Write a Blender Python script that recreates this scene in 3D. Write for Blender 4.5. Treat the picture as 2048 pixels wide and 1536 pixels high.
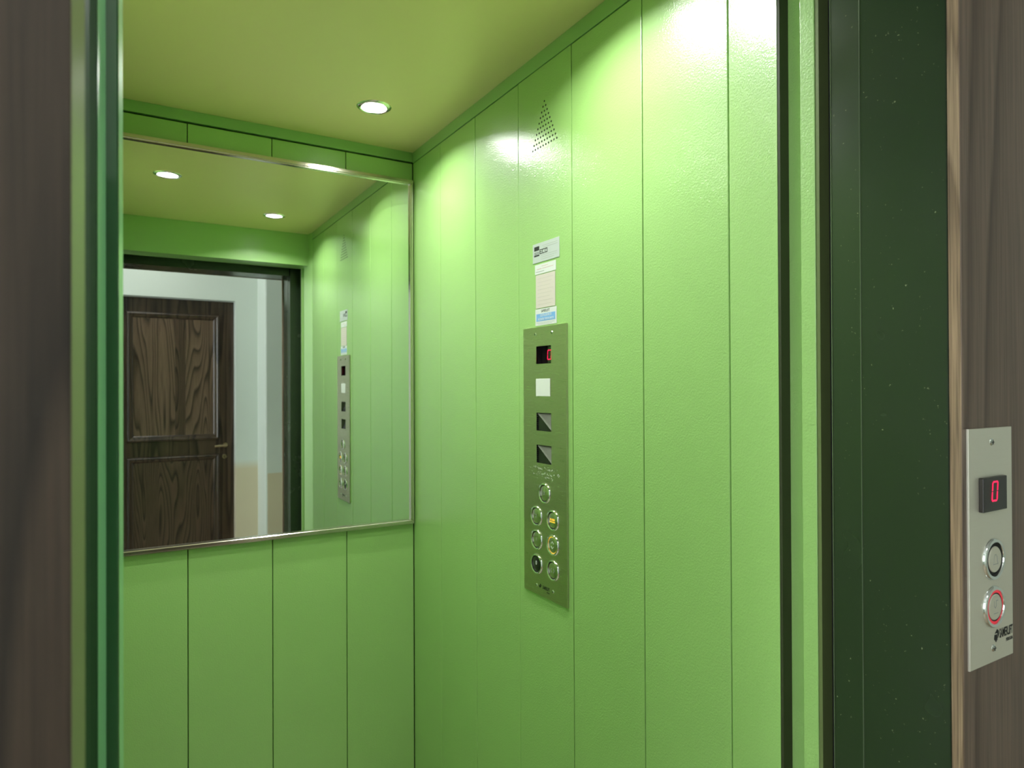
import bpy, bmesh, math, random
from mathutils import Vector, Matrix

for _o in list(bpy.data.objects):
    bpy.data.objects.remove(_o)
SC = bpy.context.scene
COL = SC.collection

# ------------------------------------------------------------------ camera
ZC = 1.45                      # lens height above the floor
F_PX, YAW, PITCH, ROLL = 1332.94, math.radians(30.81), math.radians(0.303), math.radians(-0.233)
cam_data = bpy.data.cameras.new('camera')
cam_data.sensor_width = 36.0
cam_data.lens = 36.0 * F_PX / 2048.0
cam_data.clip_start = 0.01
cam_data.dof.use_dof = True
cam_data.dof.focus_distance = 0.95
cam_data.dof.aperture_fstop = 9.0
cam = bpy.data.objects.new('camera', cam_data)
COL.objects.link(cam)
fw = Vector((math.sin(YAW) * math.cos(PITCH), math.cos(YAW) * math.cos(PITCH), math.sin(PITCH)))
rt0 = Vector((math.cos(YAW), -math.sin(YAW), 0.0))
up0 = rt0.cross(fw)
rt = rt0 * math.cos(ROLL) + up0 * math.sin(ROLL)
up = up0 * math.cos(ROLL) - rt0 * math.sin(ROLL)
cam.matrix_world = Matrix(((rt.x, up.x, -fw.x, 0), (rt.y, up.y, -fw.y, 0), (rt.z, up.z, -fw.z, ZC), (0, 0, 0, 1)))
SC.camera = cam

# ------------------------------------------------------------------ world, daylight, exposure
world = bpy.data.worlds.new('sky')
SC.world = world
world.use_nodes = True
wn = world.node_tree.nodes['Background']
wn.inputs['Color'].default_value = (0.93, 0.97, 1.0, 1)
wn.inputs['Strength'].default_value = 7.5
SPOT_W = 3.8
LENS_E = 12.0
FILL_E = 14.0
SC.view_settings.view_transform = 'Standard'
SC.view_settings.look = 'None'
SC.view_settings.exposure = 0.0
SC.view_settings.gamma = 1.0
SC.view_settings.use_curve_mapping = False
SC.cycles.max_bounces = 8
SC.cycles.diffuse_bounces = 5
SC.cycles.glossy_bounces = 5
SC.cycles.sample_clamp_indirect = 4.0
SC.cycles.use_denoising = True
SC.cycles.use_adaptive_sampling = True
SC.cycles.adaptive_threshold = 0.06
SC.cycles.adaptive_min_samples = 16
# daylight portal in the landing window (guides sky light only)
pl = bpy.data.lights.new('window_portal', 'AREA')
pl.shape = 'RECTANGLE'
pl.size, pl.size_y = 1.0, 1.4
pl.cycles.is_portal = True
po = bpy.data.objects.new('window_portal', pl)
COL.objects.link(po)
po.location = (-1.72, -0.55, 1.55)
po.rotation_euler = (0, math.radians(-90), 0)

# ------------------------------------------------------------------ constants (metres; camera stands at x=0,y=0)
R = 0.742          # inner face of the cabin's right wall
L = -0.068         # inner face of the left wall
B = 1.800          # inner face of the back wall
MIR = 1.794        # mirror surface
HC = ZC + 0.6805   # cabin ceiling
HT = ZC + 0.650    # underside of the top strip
FRONT = 0.60       # inner face of the cabin front header


# ------------------------------------------------------------------ materials
def srgb(r, g, b):
    f = lambda c: (c / 255 / 12.92) if c / 255 <= 0.04045 else ((c / 255 + 0.055) / 1.055) ** 2.4
    return (f(r), f(g), f(b), 1)


def new_mat(name):
    m = bpy.data.materials.new(name)
    m.use_nodes = True
    nt = m.node_tree
    return m, nt, nt.nodes['Principled BSDF']


def plain(name, col, rough=0.5, metal=0.0, emit=None, emit_s=0.0, coat=0.0, spec=0.5):
    m, nt, p = new_mat(name)
    p.inputs['Base Color'].default_value = col
    p.inputs['Roughness'].default_value = rough
    p.inputs['Metallic'].default_value = metal
    p.inputs['Coat Weight'].default_value = coat
    p.inputs['Specular IOR Level'].default_value = spec
    if emit:
        p.inputs['Emission Color'].default_value = emit
        p.inputs['Emission Strength'].default_value = emit_s
    return m


def node(nt, typ, **kw):
    n = nt.nodes.new(typ)
    for k, v in kw.items():
        setattr(n, k, v)
    return n


def skinplate(name, col, rough=0.48, coat=1.0, coat_r=0.06, bump=0.42):
    """plastic-laminated steel: leathery micro relief under a glossy skin"""
    m, nt, p = new_mat(name)
    tc = node(nt, 'ShaderNodeTexCoord')
    n1 = node(nt, 'ShaderNodeTexNoise')
    n1.inputs['Scale'].default_value = 330
    n1.inputs['Detail'].default_value = 3
    n1.inputs['Roughness'].default_value = 0.6
    nt.links.new(tc.outputs['Object'], n1.inputs['Vector'])
    b = node(nt, 'ShaderNodeBump')
    b.inputs['Strength'].default_value = bump
    b.inputs['Distance'].default_value = 0.0012
    nt.links.new(n1.outputs['Fac'], b.inputs['Height'])
    n2 = node(nt, 'ShaderNodeTexNoise')
    n2.inputs['Scale'].default_value = 5
    nt.links.new(tc.outputs['Object'], n2.inputs['Vector'])
    mx = node(nt, 'ShaderNodeMix', data_type='RGBA')
    mx.inputs['A'].default_value = [c * 0.96 for c in col[:3]] + [1]
    mx.inputs['B'].default_value = [min(1, c * 1.04) for c in col[:3]] + [1]
    nt.links.new(n2.outputs['Fac'], mx.inputs['Factor'])
    nt.links.new(mx.outputs['Result'], p.inputs['Base Color'])
    p.inputs['Roughness'].default_value = rough
    p.inputs['Specular IOR Level'].default_value = 0.8
    p.inputs['Coat Weight'].default_value = coat
    p.inputs['Coat Roughness'].default_value = coat_r
    nt.links.new(b.outputs['Normal'], p.inputs['Normal'])
    nt.links.new(b.outputs['Normal'], p.inputs['Coat Normal'])
    return m


def speckled_paint(name, col, spk, rough=0.22):
    """dark gloss paint, scuffed: sparse pale chips and faint smears"""
    m, nt, p = new_mat(name)
    tc = node(nt, 'ShaderNodeTexCoord')
    v = node(nt, 'ShaderNodeTexNoise')
    v.inputs['Scale'].default_value = 260
    v.inputs['Detail'].default_value = 2
    nt.links.new(tc.outputs['Object'], v.inputs['Vector'])
    big = node(nt, 'ShaderNodeTexNoise')
    big.inputs['Scale'].default_value = 9
    big.inputs['Detail'].default_value = 3
    nt.links.new(tc.outputs['Object'], big.inputs['Vector'])
    r1 = node(nt, 'ShaderNodeMapRange')
    r1.inputs['From Min'].default_value = 0.72
    r1.inputs['From Max'].default_value = 0.79
    nt.links.new(v.outputs['Fac'], r1.inputs['Value'])
    r2 = node(nt, 'ShaderNodeMapRange')
    r2.inputs['From Min'].default_value = 0.44
    r2.inputs['From Max'].default_value = 0.64
    nt.links.new(big.outputs['Fac'], r2.inputs['Value'])
    mu = node(nt, 'ShaderNodeMath', operation='MULTIPLY')
    nt.links.new(r1.outputs['Result'], mu.inputs[0])
    nt.links.new(r2.outputs['Result'], mu.inputs[1])
    mx = node(nt, 'ShaderNodeMix', data_type='RGBA')
    mx.inputs['A'].default_value = col
    mx.inputs['B'].default_value = spk
    nt.links.new(mu.outputs['Value'], mx.inputs['Factor'])
    nt.links.new(mx.outputs['Result'], p.inputs['Base Color'])
    rr = node(nt, 'ShaderNodeMapRange')
    rr.inputs['To Min'].default_value = rough * 0.75
    rr.inputs['To Max'].default_value = rough * 1.5
    nt.links.new(big.outputs['Fac'], rr.inputs['Value'])
    nt.links.new(rr.outputs['Result'], p.inputs['Roughness'])
    return m


def wood(name, c_dark, c_mid, c_light, rings=14.0, sx=7.0, sz=0.9, rough=0.4, coat=0.2, off=(0, 0, 0), fib=0.35):
    """stained veneer: stretched noise contours read as cathedral grain, with fine fibres"""
    m, nt, p = new_mat(name)
    tc = node(nt, 'ShaderNodeTexCoord')
    mp = node(nt, 'ShaderNodeMapping')
    mp.inputs['Scale'].default_value = (sx, sx, sz)
    mp.inputs['Location'].default_value = off
    nt.links.new(tc.outputs['Object'], mp.inputs['Vector'])
    n = node(nt, 'ShaderNodeTexNoise')
    n.inputs['Scale'].default_value = 1.0
    n.inputs['Detail'].default_value = 2.0
    n.inputs['Roughness'].default_value = 0.35
    nt.links.new(mp.outputs['Vector'], n.inputs['Vector'])
    mul = node(nt, 'ShaderNodeMath', operation='MULTIPLY')
    mul.inputs[1].default_value = rings
    nt.links.new(n.outputs['Fac'], mul.inputs[0])
    fr = node(nt, 'ShaderNodeMath', operation='FRACT')
    nt.links.new(mul.outputs['Value'], fr.inputs[0])
    cr = node(nt, 'ShaderNodeValToRGB')
    e = cr.color_ramp.elements
    e[0].position, e[0].color = 0.0, c_light
    e[1].position, e[1].color = 1.0, c_light
    a = cr.color_ramp.elements.new(0.55); a.color = c_mid
    a = cr.color_ramp.elements.new(0.86); a.color = c_dark
    nt.links.new(fr.outputs['Value'], cr.inputs['Fac'])
    mp2 = node(nt, 'ShaderNodeMapping')
    mp2.inputs['Scale'].default_value = (420, 420, 9)
    nt.links.new(tc.outputs['Object'], mp2.inputs['Vector'])
    f = node(nt, 'ShaderNodeTexNoise')
    f.inputs['Scale'].default_value = 1.0
    f.inputs['Detail'].default_value = 3.0
    nt.links.new(mp2.outputs['Vector'], f.inputs['Vector'])
    mx = node(nt, 'ShaderNodeMix', data_type='RGBA', blend_type='MULTIPLY')
    mx.inputs['Factor'].default_value = fib
    nt.links.new(cr.outputs['Color'], mx.inputs['A'])
    g = node(nt, 'ShaderNodeMapRange')
    g.inputs['From Min'].default_value = 0.3
    g.inputs['From Max'].default_value = 0.7
    g.inputs['To Min'].default_value = 0.25
    g.inputs['To Max'].default_value = 1.5
    nt.links.new(f.outputs['Fac'], g.inputs['Value'])
    nt.links.new(g.outputs['Result'], mx.inputs['B'])
    nt.links.new(mx.outputs['Result'], p.inputs['Base Color'])
    b = node(nt, 'ShaderNodeBump')
    b.inputs['Strength'].default_value = 0.25
    b.inputs['Distance'].default_value = 0.0004
    nt.links.new(f.outputs['Fac'], b.inputs['Height'])
    nt.links.new(b.outputs['Normal'], p.inputs['Normal'])
    p.inputs['Roughness'].default_value = rough
    p.inputs['Coat Weight'].default_value = coat
    p.inputs['Coat Roughness'].default_value = 0.2
    return m


def brushed(name, col, rough=0.28, horiz=True, metal=1.0):
    m, nt, p = new_mat(name)
    tc = node(nt, 'ShaderNodeTexCoord')
    mp = node(nt, 'ShaderNodeMapping')
    mp.inputs['Scale'].default_value = (25, 1500, 1500) if horiz else (1500, 25, 1500)
    nt.links.new(tc.outputs['Object'], mp.inputs['Vector'])
    n = node(nt, 'ShaderNodeTexNoise')
    n.inputs['Scale'].default_value = 1.0
    nt.links.new(mp.outputs['Vector'], n.inputs['Vector'])
    g = node(nt, 'ShaderNodeMapRange')
    g.inputs['To Min'].default_value = rough * 0.7
    g.inputs['To Max'].default_value = rough * 1.3
    nt.links.new(n.outputs['Fac'], g.inputs['Value'])
    nt.links.new(g.outputs['Result'], p.inputs['Roughness'])
    p.inputs['Base Color'].default_value = col
    p.inputs['Metallic'].default_value = metal
    b = node(nt, 'ShaderNodeBump')
    b.inputs['Strength'].default_value = 0.06
    b.inputs['Distance'].default_value = 0.0003
    nt.links.new(n.outputs['Fac'], b.inputs['Height'])
    nt.links.new(b.outputs['Normal'], p.inputs['Normal'])
    return m


def plaster(name, col, rough=0.6, bump=0.15):
    m, nt, p = new_mat(name)
    tc = node(nt, 'ShaderNodeTexCoord')
    n = node(nt, 'ShaderNodeTexNoise')
    n.inputs['Scale'].default_value = 90
    n.inputs['Detail'].default_value = 4
    nt.links.new(tc.outputs['Object'], n.inputs['Vector'])
    b = node(nt, 'ShaderNodeBump')
    b.inputs['Strength'].default_value = bump
    b.inputs['Distance'].default_value = 0.001
    nt.links.new(n.outputs['Fac'], b.inputs['Height'])
    nt.links.new(b.outputs['Normal'], p.inputs['Normal'])
    p.inputs['Base Color'].default_value = col
    p.inputs['Roughness'].default_value = rough
    return m


M = {}
M['green'] = skinplate('green_skinplate', (0.30, 0.52, 0.155, 1))
M['green_trim'] = skinplate('green_trim', (0.24, 0.45, 0.15, 1), bump=0.18)
M['seam'] = plain('seam_dark', (0.02, 0.06, 0.012, 1), 0.8)
M['ceiling'] = brushed('satin_ceiling', (0.86, 0.71, 0.38, 1), 0.40, metal=0.15)
M['cabin_floor'] = plaster('cabin_floor', (0.50, 0.44, 0.34, 1), 0.5)  # unseen floor, made pale to bounce light up the walls
M['landing_green'] = speckled_paint('dark_green_gloss', (0.022, 0.036, 0.018, 1), (0.34, 0.36, 0.22, 1))
M['landing_matt'] = plain('dark_green_matt', (0.022, 0.060, 0.026, 1), 0.7, spec=0.03)
M['worn'] = plain('worn_bright_edge', (0.20, 0.24, 0.17, 1), 0.18, 0.6)  # edge wear, brightened to carry the lamp highlight
M['black'] = plain('shaft_black', (0.006, 0.007, 0.006, 1), 0.7)
M['leaf'] = plain('door_leaf_green', (0.05, 0.20, 0.07, 1), 0.28, coat=0.6)
M['frame_olive'] = plain('cabin_frame_olive', (0.13, 0.17, 0.06, 1), 0.5)
M['seal'] = plain('dark_olive_seal', (0.028, 0.036, 0.012, 1), 0.6)  # dark strip painting the shade on the post's hall-facing side
M['nosing'] = plain('pale_green_nosing', (0.26, 0.62, 0.32, 1), 0.3, coat=0.5)  # pale colour and slant carry the cabin's reflection on the leaf edges
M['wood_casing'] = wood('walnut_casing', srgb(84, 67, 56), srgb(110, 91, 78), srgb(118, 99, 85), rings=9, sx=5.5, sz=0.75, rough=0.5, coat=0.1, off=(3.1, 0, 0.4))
M['wood_dark'] = wood('dark_stained_casing', srgb(44, 34, 27), srgb(66, 53, 43), srgb(72, 58, 47), rings=7, sx=5.5, sz=0.75, rough=0.5, coat=0.05, off=(8.4, 0, 1.4))  # casing wood darkened to paint the shade on the left board
M['edge_gloss'] = plain('pale_olive_edge', (0.26, 0.28, 0.15, 1), 0.22)  # painted metal strip; its pale colour stands in for a gloss reflection
M['wood_edge'] = wood('raw_wood_edge', srgb(120, 98, 78), srgb(146, 121, 97), srgb(152, 128, 104), rings=5, sx=40, sz=3, rough=0.75, coat=0.0, fib=0.75)
M['wood_door'] = wood('chestnut_door', srgb(52, 40, 31), srgb(106, 86, 69), srgb(118, 97, 78), rings=30, sx=5.5, sz=0.5, rough=0.33, coat=0.35, off=(1.7, 0, 2.2))
M['wood_door_b'] = wood('chestnut_door_b', srgb(38, 28, 22), srgb(80, 63, 51), srgb(92, 73, 59), rings=30, sx=6.5, sz=0.6, rough=0.33, coat=0.35, off=(5.2, 0, 0.9))
M['wood_stile'] = wood('chestnut_stile', srgb(34, 25, 19), srgb(68, 54, 42), srgb(82, 66, 52), rings=10, sx=8, sz=0.5, rough=0.3, coat=0.4, off=(0.3, 0, 5.1))
M['steel'] = brushed('brushed_steel', (0.56, 0.54, 0.44, 1), 0.22)
M['steel_plate'] = brushed('brushed_steel_plate', (0.60, 0.56, 0.44, 1), 0.30)
_p = M['steel_plate'].node_tree.nodes['Principled BSDF']
_p.inputs['Anisotropic'].default_value = 0.9
_t = node(M['steel_plate'].node_tree, 'ShaderNodeTangent', direction_type='UV_MAP', uv_map='brush')
M['steel_plate'].node_tree.links.new(_t.outputs['Tangent'], _p.inputs['Tangent'])
M['steel_matt'] = brushed('matt_steel', (0.80, 0.77, 0.66, 1), 0.45, metal=0.6)
M['chrome'] = plain('chrome', (0.80, 0.82, 0.80, 1), 0.06, 1.0)
M['frame_steel'] = plain('frame_steel', (0.66, 0.62, 0.54, 1), 0.18, 1.0)
M['mirror'] = plain('mirror_silver', (0.86, 0.90, 0.87, 1), 0.0, 1.0)
M['black_plastic'] = plain('black_plastic', (0.010, 0.010, 0.009, 1), 0.25)
M['dark_bezel'] = plain('dark_bezel', (0.018, 0.015, 0.012, 1), 0.35)
M['glass_smoke'] = plain('smoked_display', (0.012, 0.008, 0.008, 1), 0.12)
M['ink'] = plain('black_ink', (0.008, 0.010, 0.008, 1), 0.5)
M['ink_grey'] = plain('grey_ink', (0.36, 0.38, 0.36, 1), 0.6)
M['faint'] = plain('faint_print', (0.50, 0.45, 0.42, 1), 0.6)
M['rib'] = plain('grey_rib', (0.17, 0.18, 0.14, 1), 0.3)  # grey stripes standing in for the insert's reflection
M['ink_red'] = plain('pale_red_ink', (0.62, 0.40, 0.40, 1), 0.6)
M['white_plastic'] = plain('white_plastic', (0.74, 0.74, 0.73, 1), 0.35)
M['label_silver'] = plain('silver_label', (0.50, 0.54, 0.53, 1), 0.45, 0.1)
M['label_white'] = plain('white_label', (0.66, 0.67, 0.67, 1), 0.5)
M['label_cream'] = plain('cream_label', (0.62, 0.545, 0.51, 1), 0.5)
M['label_blue'] = plain('blue_print', (0.18, 0.38, 0.72, 1), 0.5)
M['red_led'] = plain('red_led', (0.3, 0, 0.02, 1), 0.4, emit=(1.0, 0.010, 0.09, 1), emit_s=1.4)
M['red_led_dim'] = plain('red_led_ring', (0.4, 0.02, 0.04, 1), 0.4, emit=(1.0, 0.03, 0.06, 1), emit_s=0.45)
M['amber_led'] = plain('amber_led', (0.5, 0.3, 0.02, 1), 0.4, emit=(1.0, 0.62, 0.06, 1), emit_s=0.7)
M['white_led'] = plain('pale_print', (0.75, 0.8, 0.72, 1), 0.4)
M['lens'] = plain('lamp_lens', (1, 1, 1, 1), 0.4, emit=(1.0, 0.97, 0.88, 1), emit_s=LENS_E)
M['wall_white'] = plaster('hall_plaster', (0.76, 0.83, 0.77, 1), 0.5)  # green tint paints the cabin's light spill onto white walls
def wall_with_reflection(name, upper, lower, z_mid):
    """white plaster with a worn beige painted dado"""
    m = plaster(name, upper, 0.45)
    nt = m.node_tree
    p = nt.nodes['Principled BSDF']
    tc = node(nt, 'ShaderNodeTexCoord')
    sp = node(nt, 'ShaderNodeSeparateXYZ')
    nt.links.new(tc.outputs['Object'], sp.inputs['Vector'])
    g = node(nt, 'ShaderNodeMapRange')
    g.inputs['From Min'].default_value = z_mid - 0.03
    g.inputs['From Max'].default_value = z_mid + 0.03
    nt.links.new(sp.outputs['Z'], g.inputs['Value'])
    mx = node(nt, 'ShaderNodeMix', data_type='RGBA')
    mx.inputs['A'].default_value = lower
    mx.inputs['B'].default_value = upper
    nt.links.new(g.outputs['Result'], mx.inputs['Factor'])
    nt.links.new(mx.outputs['Result'], p.inputs['Base Color'])
    return m


M['wall_dado'] = wall_with_reflection('hall_plaster_dado', (0.76, 0.83, 0.77, 1), (0.72, 0.65, 0.47, 1), 0.94)  # green cabin spill above, beige reflection below, both in the colour
M['hall_ceiling'] = plaster('hall_ceiling', (0.76, 0.76, 0.74, 1), 0.8)
M['hall_floor'] = plaster('hall_floor_tile', (0.42, 0.33, 0.23, 1), 0.3)
M['brass'] = plain('aged_brass', (0.62, 0.52, 0.34, 1), 0.25, 1.0)
M['rail'] = plain('dark_rail', (0.04, 0.05, 0.04, 1), 0.35)


# ------------------------------------------------------------------ mesh helpers
def link(name, bm, mat, parent=None, smooth=False):
    me = bpy.data.meshes.new(name)
    bm.normal_update()
    bm.to_mesh(me)
    bm.free()
    if mat:
        me.materials.append(mat)
    if smooth:
        for p in me.polygons:
            p.use_smooth = True
    o = bpy.data.objects.new(name, me)
    COL.objects.link(o)
    if parent:
        o.parent = parent
    return o


def tag(o, label=None, cat=None, group=None, kind=None):
    if label:
        o['label'] = label
    if cat:
        o['category'] = cat
    if group:
        o['group'] = group
    if kind:
        o['kind'] = kind
    return o


def empty(name, mat4=None, loc=None):
    o = bpy.data.objects.new(name, None)
    o.empty_display_size = 0.05
    COL.objects.link(o)
    if mat4 is not None:
        o.matrix_world = mat4
    if loc:
        o.location = loc
    return o


def add_box(bm, x0, x1, y0, y1, z0, z1):
    vs = [bm.verts.new(c) for c in ((x0, y0, z0), (x1, y0, z0), (x1, y1, z0), (x0, y1, z0), (x0, y0, z1), (x1, y0, z1), (x1, y1, z1), (x0, y1, z1))]
    for f in ((0, 3, 2, 1), (4, 5, 6, 7), (0, 1, 5, 4), (1, 2, 6, 5), (2, 3, 7, 6), (3, 0, 4, 7)):
        bm.faces.new([vs[i] for i in f])


def box(name, x0, x1, y0, y1, z0, z1, mat, parent=None, bev=0.0, seg=2):
    bm = bmesh.new()
    add_box(bm, min(x0, x1), max(x0, x1), min(y0, y1), max(y0, y1), min(z0, z1), max(z0, z1))
    if bev:
        bmesh.ops.bevel(bm, geom=list(bm.edges), offset=bev, segments=seg, affect='EDGES', profile=0.5)
    return link(name, bm, mat, parent)


def prism(name, pts, z0, z1, mat, parent=None, bev=0.0):
    """vertical prism on a plan outline (x,y), counter-clockwise"""
    bm = bmesh.new()
    lo = [bm.verts.new((x, y, z0)) for x, y in pts]
    hi = [bm.verts.new((x, y, z1)) for x, y in pts]
    n = len(pts)
    bm.faces.new(lo[::-1])
    bm.faces.new(hi)
    for i in range(n):
        bm.faces.new((lo[i], lo[(i + 1) % n], hi[(i + 1) % n], hi[i]))
    if bev:
        es = [e for e in bm.edges if abs(e.verts[0].co.z - e.verts[1].co.z) > 0.1]
        bmesh.ops.bevel(bm, geom=es, offset=bev, segments=4, affect='EDGES', profile=0.5)
    return link(name, bm, mat, parent)


def lathe(name, prof, mat, parent=None, c=(0, 0, 0), n=40, axis='z'):
    """surface of revolution of (radius, height) about local z"""
    bm = bmesh.new()
    rings = []
    for r, h in prof:
        if r < 1e-7:
            rings.append([bm.verts.new((0, 0, h))])
        else:
            rings.append([bm.verts.new((r * math.cos(2 * math.pi * i / n), r * math.sin(2 * math.pi * i / n), h)) for i in range(n)])
    for a, b in zip(rings, rings[1:]):
        for i in range(n):
            j = (i + 1) % n
            if len(a) == 1 and len(b) > 1:
                bm.faces.new((a[0], b[i], b[j]))
            elif len(b) == 1 and len(a) > 1:
                bm.faces.new((a[i], a[j], b[0]))
            elif len(a) > 1:
                bm.faces.new((a[i], a[j], b[j], b[i]))
    bmesh.ops.recalc_face_normals(bm, faces=list(bm.faces))
    if axis == 'y':
        bmesh.ops.rotate(bm, verts=list(bm.verts), cent=(0, 0, 0), matrix=Matrix.Rotation(-math.pi / 2, 3, 'X'))
    bmesh.ops.translate(bm, verts=list(bm.verts), vec=c)
    o = link(name, bm, mat, parent, smooth=True)
    try:
        o.data.set_sharp_from_angle(angle=math.radians(35))
    except Exception:
        pass
    return o


def plate_with_holes(name, u0, u1, v0, v1, n0, n1, holes, mat, parent, bev=0.0008, xf=None):
    """flat plate in (u,v) with rectangular cut-outs, thickness n0..n1"""
    us = sorted({u0, u1} | {h[0] for h in holes} | {h[1] for h in holes})
    vs = sorted({v0, v1} | {h[2] for h in holes} | {h[3] for h in holes})
    bm = bmesh.new()
    for n_, flip in ((n0, True), (n1, False)):
        grid = {}
        for i, u in enumerate(us):
            for j, v in enumerate(vs):
                grid[i, j] = bm.verts.new((u, v, n_))
        for i in range(len(us) - 1):
            for j in range(len(vs) - 1):
                cu, cv = (us[i] + us[i + 1]) / 2, (vs[j] + vs[j + 1]) / 2
                if any(h[0] < cu < h[1] and h[2] < cv < h[3] for h in holes):
                    continue
                q = [grid[i, j], grid[i + 1, j], grid[i + 1, j + 1], grid[i, j + 1]]
                bm.faces.new(q[::-1] if flip else q)

    def wall(a, b):
        vv = [bm.verts.new((a[0], a[1], n0)), bm.verts.new((b[0], b[1], n0)), bm.verts.new((b[0], b[1], n1)), bm.verts.new((a[0], a[1], n1))]
        bm.faces.new(vv)
    cs = [(u0, v0), (u1, v0), (u1, v1), (u0, v1)]
    for a, b in zip(cs, cs[1:] + cs[:1]):
        wall(a, b)
    for h in holes:
        cs = [(h[0], h[2]), (h[0], h[3]), (h[1], h[3]), (h[1], h[2])]
        for a, b in zip(cs, cs[1:] + cs[:1]):
            wall(a, b)
    loose = [v for v in bm.verts if not v.link_faces]
    bmesh.ops.delete(bm, geom=loose, context='VERTS')
    bmesh.ops.remove_doubles(bm, verts=list(bm.verts), dist=1e-6)
    bmesh.ops.recalc_face_normals(bm, faces=list(bm.faces))
    if bev:
        es = []
        for e in bm.edges:
            a, b = e.verts[0].co, e.verts[1].co
            if abs(a.z - n1) < 1e-6 and abs(b.z - n1) < 1e-6 and any(abs(a[k] - q) < 1e-6 and abs(b[k] - q) < 1e-6 for k, q in ((0, u0), (0, u1), (1, v0), (1, v1))):
                es.append(e)
        bmesh.ops.bevel(bm, geom=es, offset=bev, segments=2, affect='EDGES', profile=0.5)
    if xf is not None:
        bmesh.ops.transform(bm, matrix=xf, verts=list(bm.verts))
    return link(name, bm, mat, parent)


def text(name, body, u, v, n, size, mat, parent, sx=1.0, align='CENTER', shear=0.0, bold=0.0, ext=0.00015):
    """lettering as mesh in local (u,v,n); sx squeezes its width"""
    cu = bpy.data.curves.new(name, 'FONT')
    cu.body = body
    cu.size = size
    cu.align_x = align
    cu.align_y = 'CENTER'
    cu.extrude = ext
    cu.shear = shear
    cu.offset = bold
    cu.resolution_u = 3
    t = bpy.data.objects.new(name, cu)
    COL.objects.link(t)
    dg = bpy.context.evaluated_depsgraph_get()
    me = bpy.data.meshes.new_from_object(t.evaluated_get(dg))
    bpy.data.objects.remove(t)
    bpy.data.curves.remove(cu)
    me.transform(Matrix.Translation((u, v, n)) @ Matrix.Diagonal((sx, 1, 1, 1)))
    me.materials.clear()
    me.materials.append(mat)
    o = bpy.data.objects.new(name, me)
    COL.objects.link(o)
    o.parent = parent
    return o


def strokes(name, lines, w, n0, n1, mat, parent):
    """flat strokes (polylines in u,v) of width w joined into one mark"""
    bm = bmesh.new()
    for pl_ in lines:
        for (a, b), (c, d) in zip(pl_, pl_[1:]):
            dx, dy = c - a, d - b
            l = math.hypot(dx, dy) or 1e-9
            dx, dy = dx / l * w / 2, dy / l * w / 2
            q = [(a - dx + dy, b - dy - dx), (c + dx + dy, d + dy - dx), (c + dx - dy, d + dy + dx), (a - dx - dy, b - dy + dx)]
            lo = [bm.verts.new((x, y, n0)) for x, y in q]
            hi = [bm.verts.new((x, y, n1)) for x, y in q]
            bm.faces.new(lo[::-1])
            bm.faces.new(hi)
            for i in range(4):
                bm.faces.new((lo[i], lo[(i + 1) % 4], hi[(i + 1) % 4], hi[i]))
    return link(name, bm, mat, parent)


def seven_zero(name, u, v, w, h, n, mat, parent, slant=0.1, t=0.0016):
    """the digit 0 of a seven segment display"""
    bm = bmesh.new()
    g = t * 0.35

    def quad(a, b, tt):
        (x0, y0), (x1, y1) = a, b
        dx, dy = x1 - x0, y1 - y0
        l = math.hypot(dx, dy)
        dx, dy = dx / l, dy / l
        px, py = -dy * tt / 2, dx * tt / 2
        x0 += dx * g; y0 += dy * g; x1 -= dx * g; y1 -= dy * g
        pts = [(x0 + px, y0 + py), (x0 - px, y0 - py), (x1 - px, y1 - py), (x1 + px, y1 + py)]
        lo = [bm.verts.new((u + x + slant * y, v + y, n)) for x, y in pts]
        hi = [bm.verts.new((u + x + slant * y, v + y, n + 0.0003)) for x, y in pts]
        bm.faces.new(lo[::-1]); bm.faces.new(hi)
        for i in range(4):
            bm.faces.new((lo[i], lo[(i + 1) % 4], hi[(i + 1) % 4], hi[i]))
    a, b = w / 2, h / 2
    for s in (((-a, b), (a, b)), ((a, b), (a, 0)), ((a, 0), (a, -b)), ((a, -b), (-a, -b)), ((-a, -b), (-a, 0)), ((-a, 0), (-a, b))):
        quad(s[0], s[1], t)
    bmesh.ops.recalc_face_normals(bm, faces=list(bm.faces))
    return link(name, bm, mat, parent)


# =================================================================== THE CABIN
T = 0.012
GAP = 0.0019


def wall_panels(root, axis, plane, sign, edges, z0, z1, mat, bev=0.0012):
    """panels standing side by side; plane = visible face, sign = direction of the wall's back"""
    out = []
    for a, b in zip(edges, edges[1:]):
        lo, hi = min(a, b) + GAP / 2, max(a, b) - GAP / 2
        if axis == 'x':      # wall of constant x
            o = box('panel', plane, plane + sign * T, lo, hi, z0, z1, mat, root, bev)
        else:
            o = box('panel', lo, hi, plane, plane + sign * T, z0, z1, mat, root, bev)
        out.append(o)
    return out


SEAM_Y = [B, 1.6123, 1.4126, 1.2136, 1.0208, 0.825, 0.647]
wr = box('wall_right', R + T, R + T + 0.03, 0.647, B + 0.045, 0.0, HC, M['seam'])
tag(wr, 'right green cabin wall carrying the button panel', 'wall', kind='structure')
pr = wall_panels(wr, 'x', R, 1, SEAM_Y, 0.0, HT - GAP, M['green'])
box('top_strip', R - 0.001, R + T, 0.647, B, HT, HC, M['green_trim'], wr, 0.0008)
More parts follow.
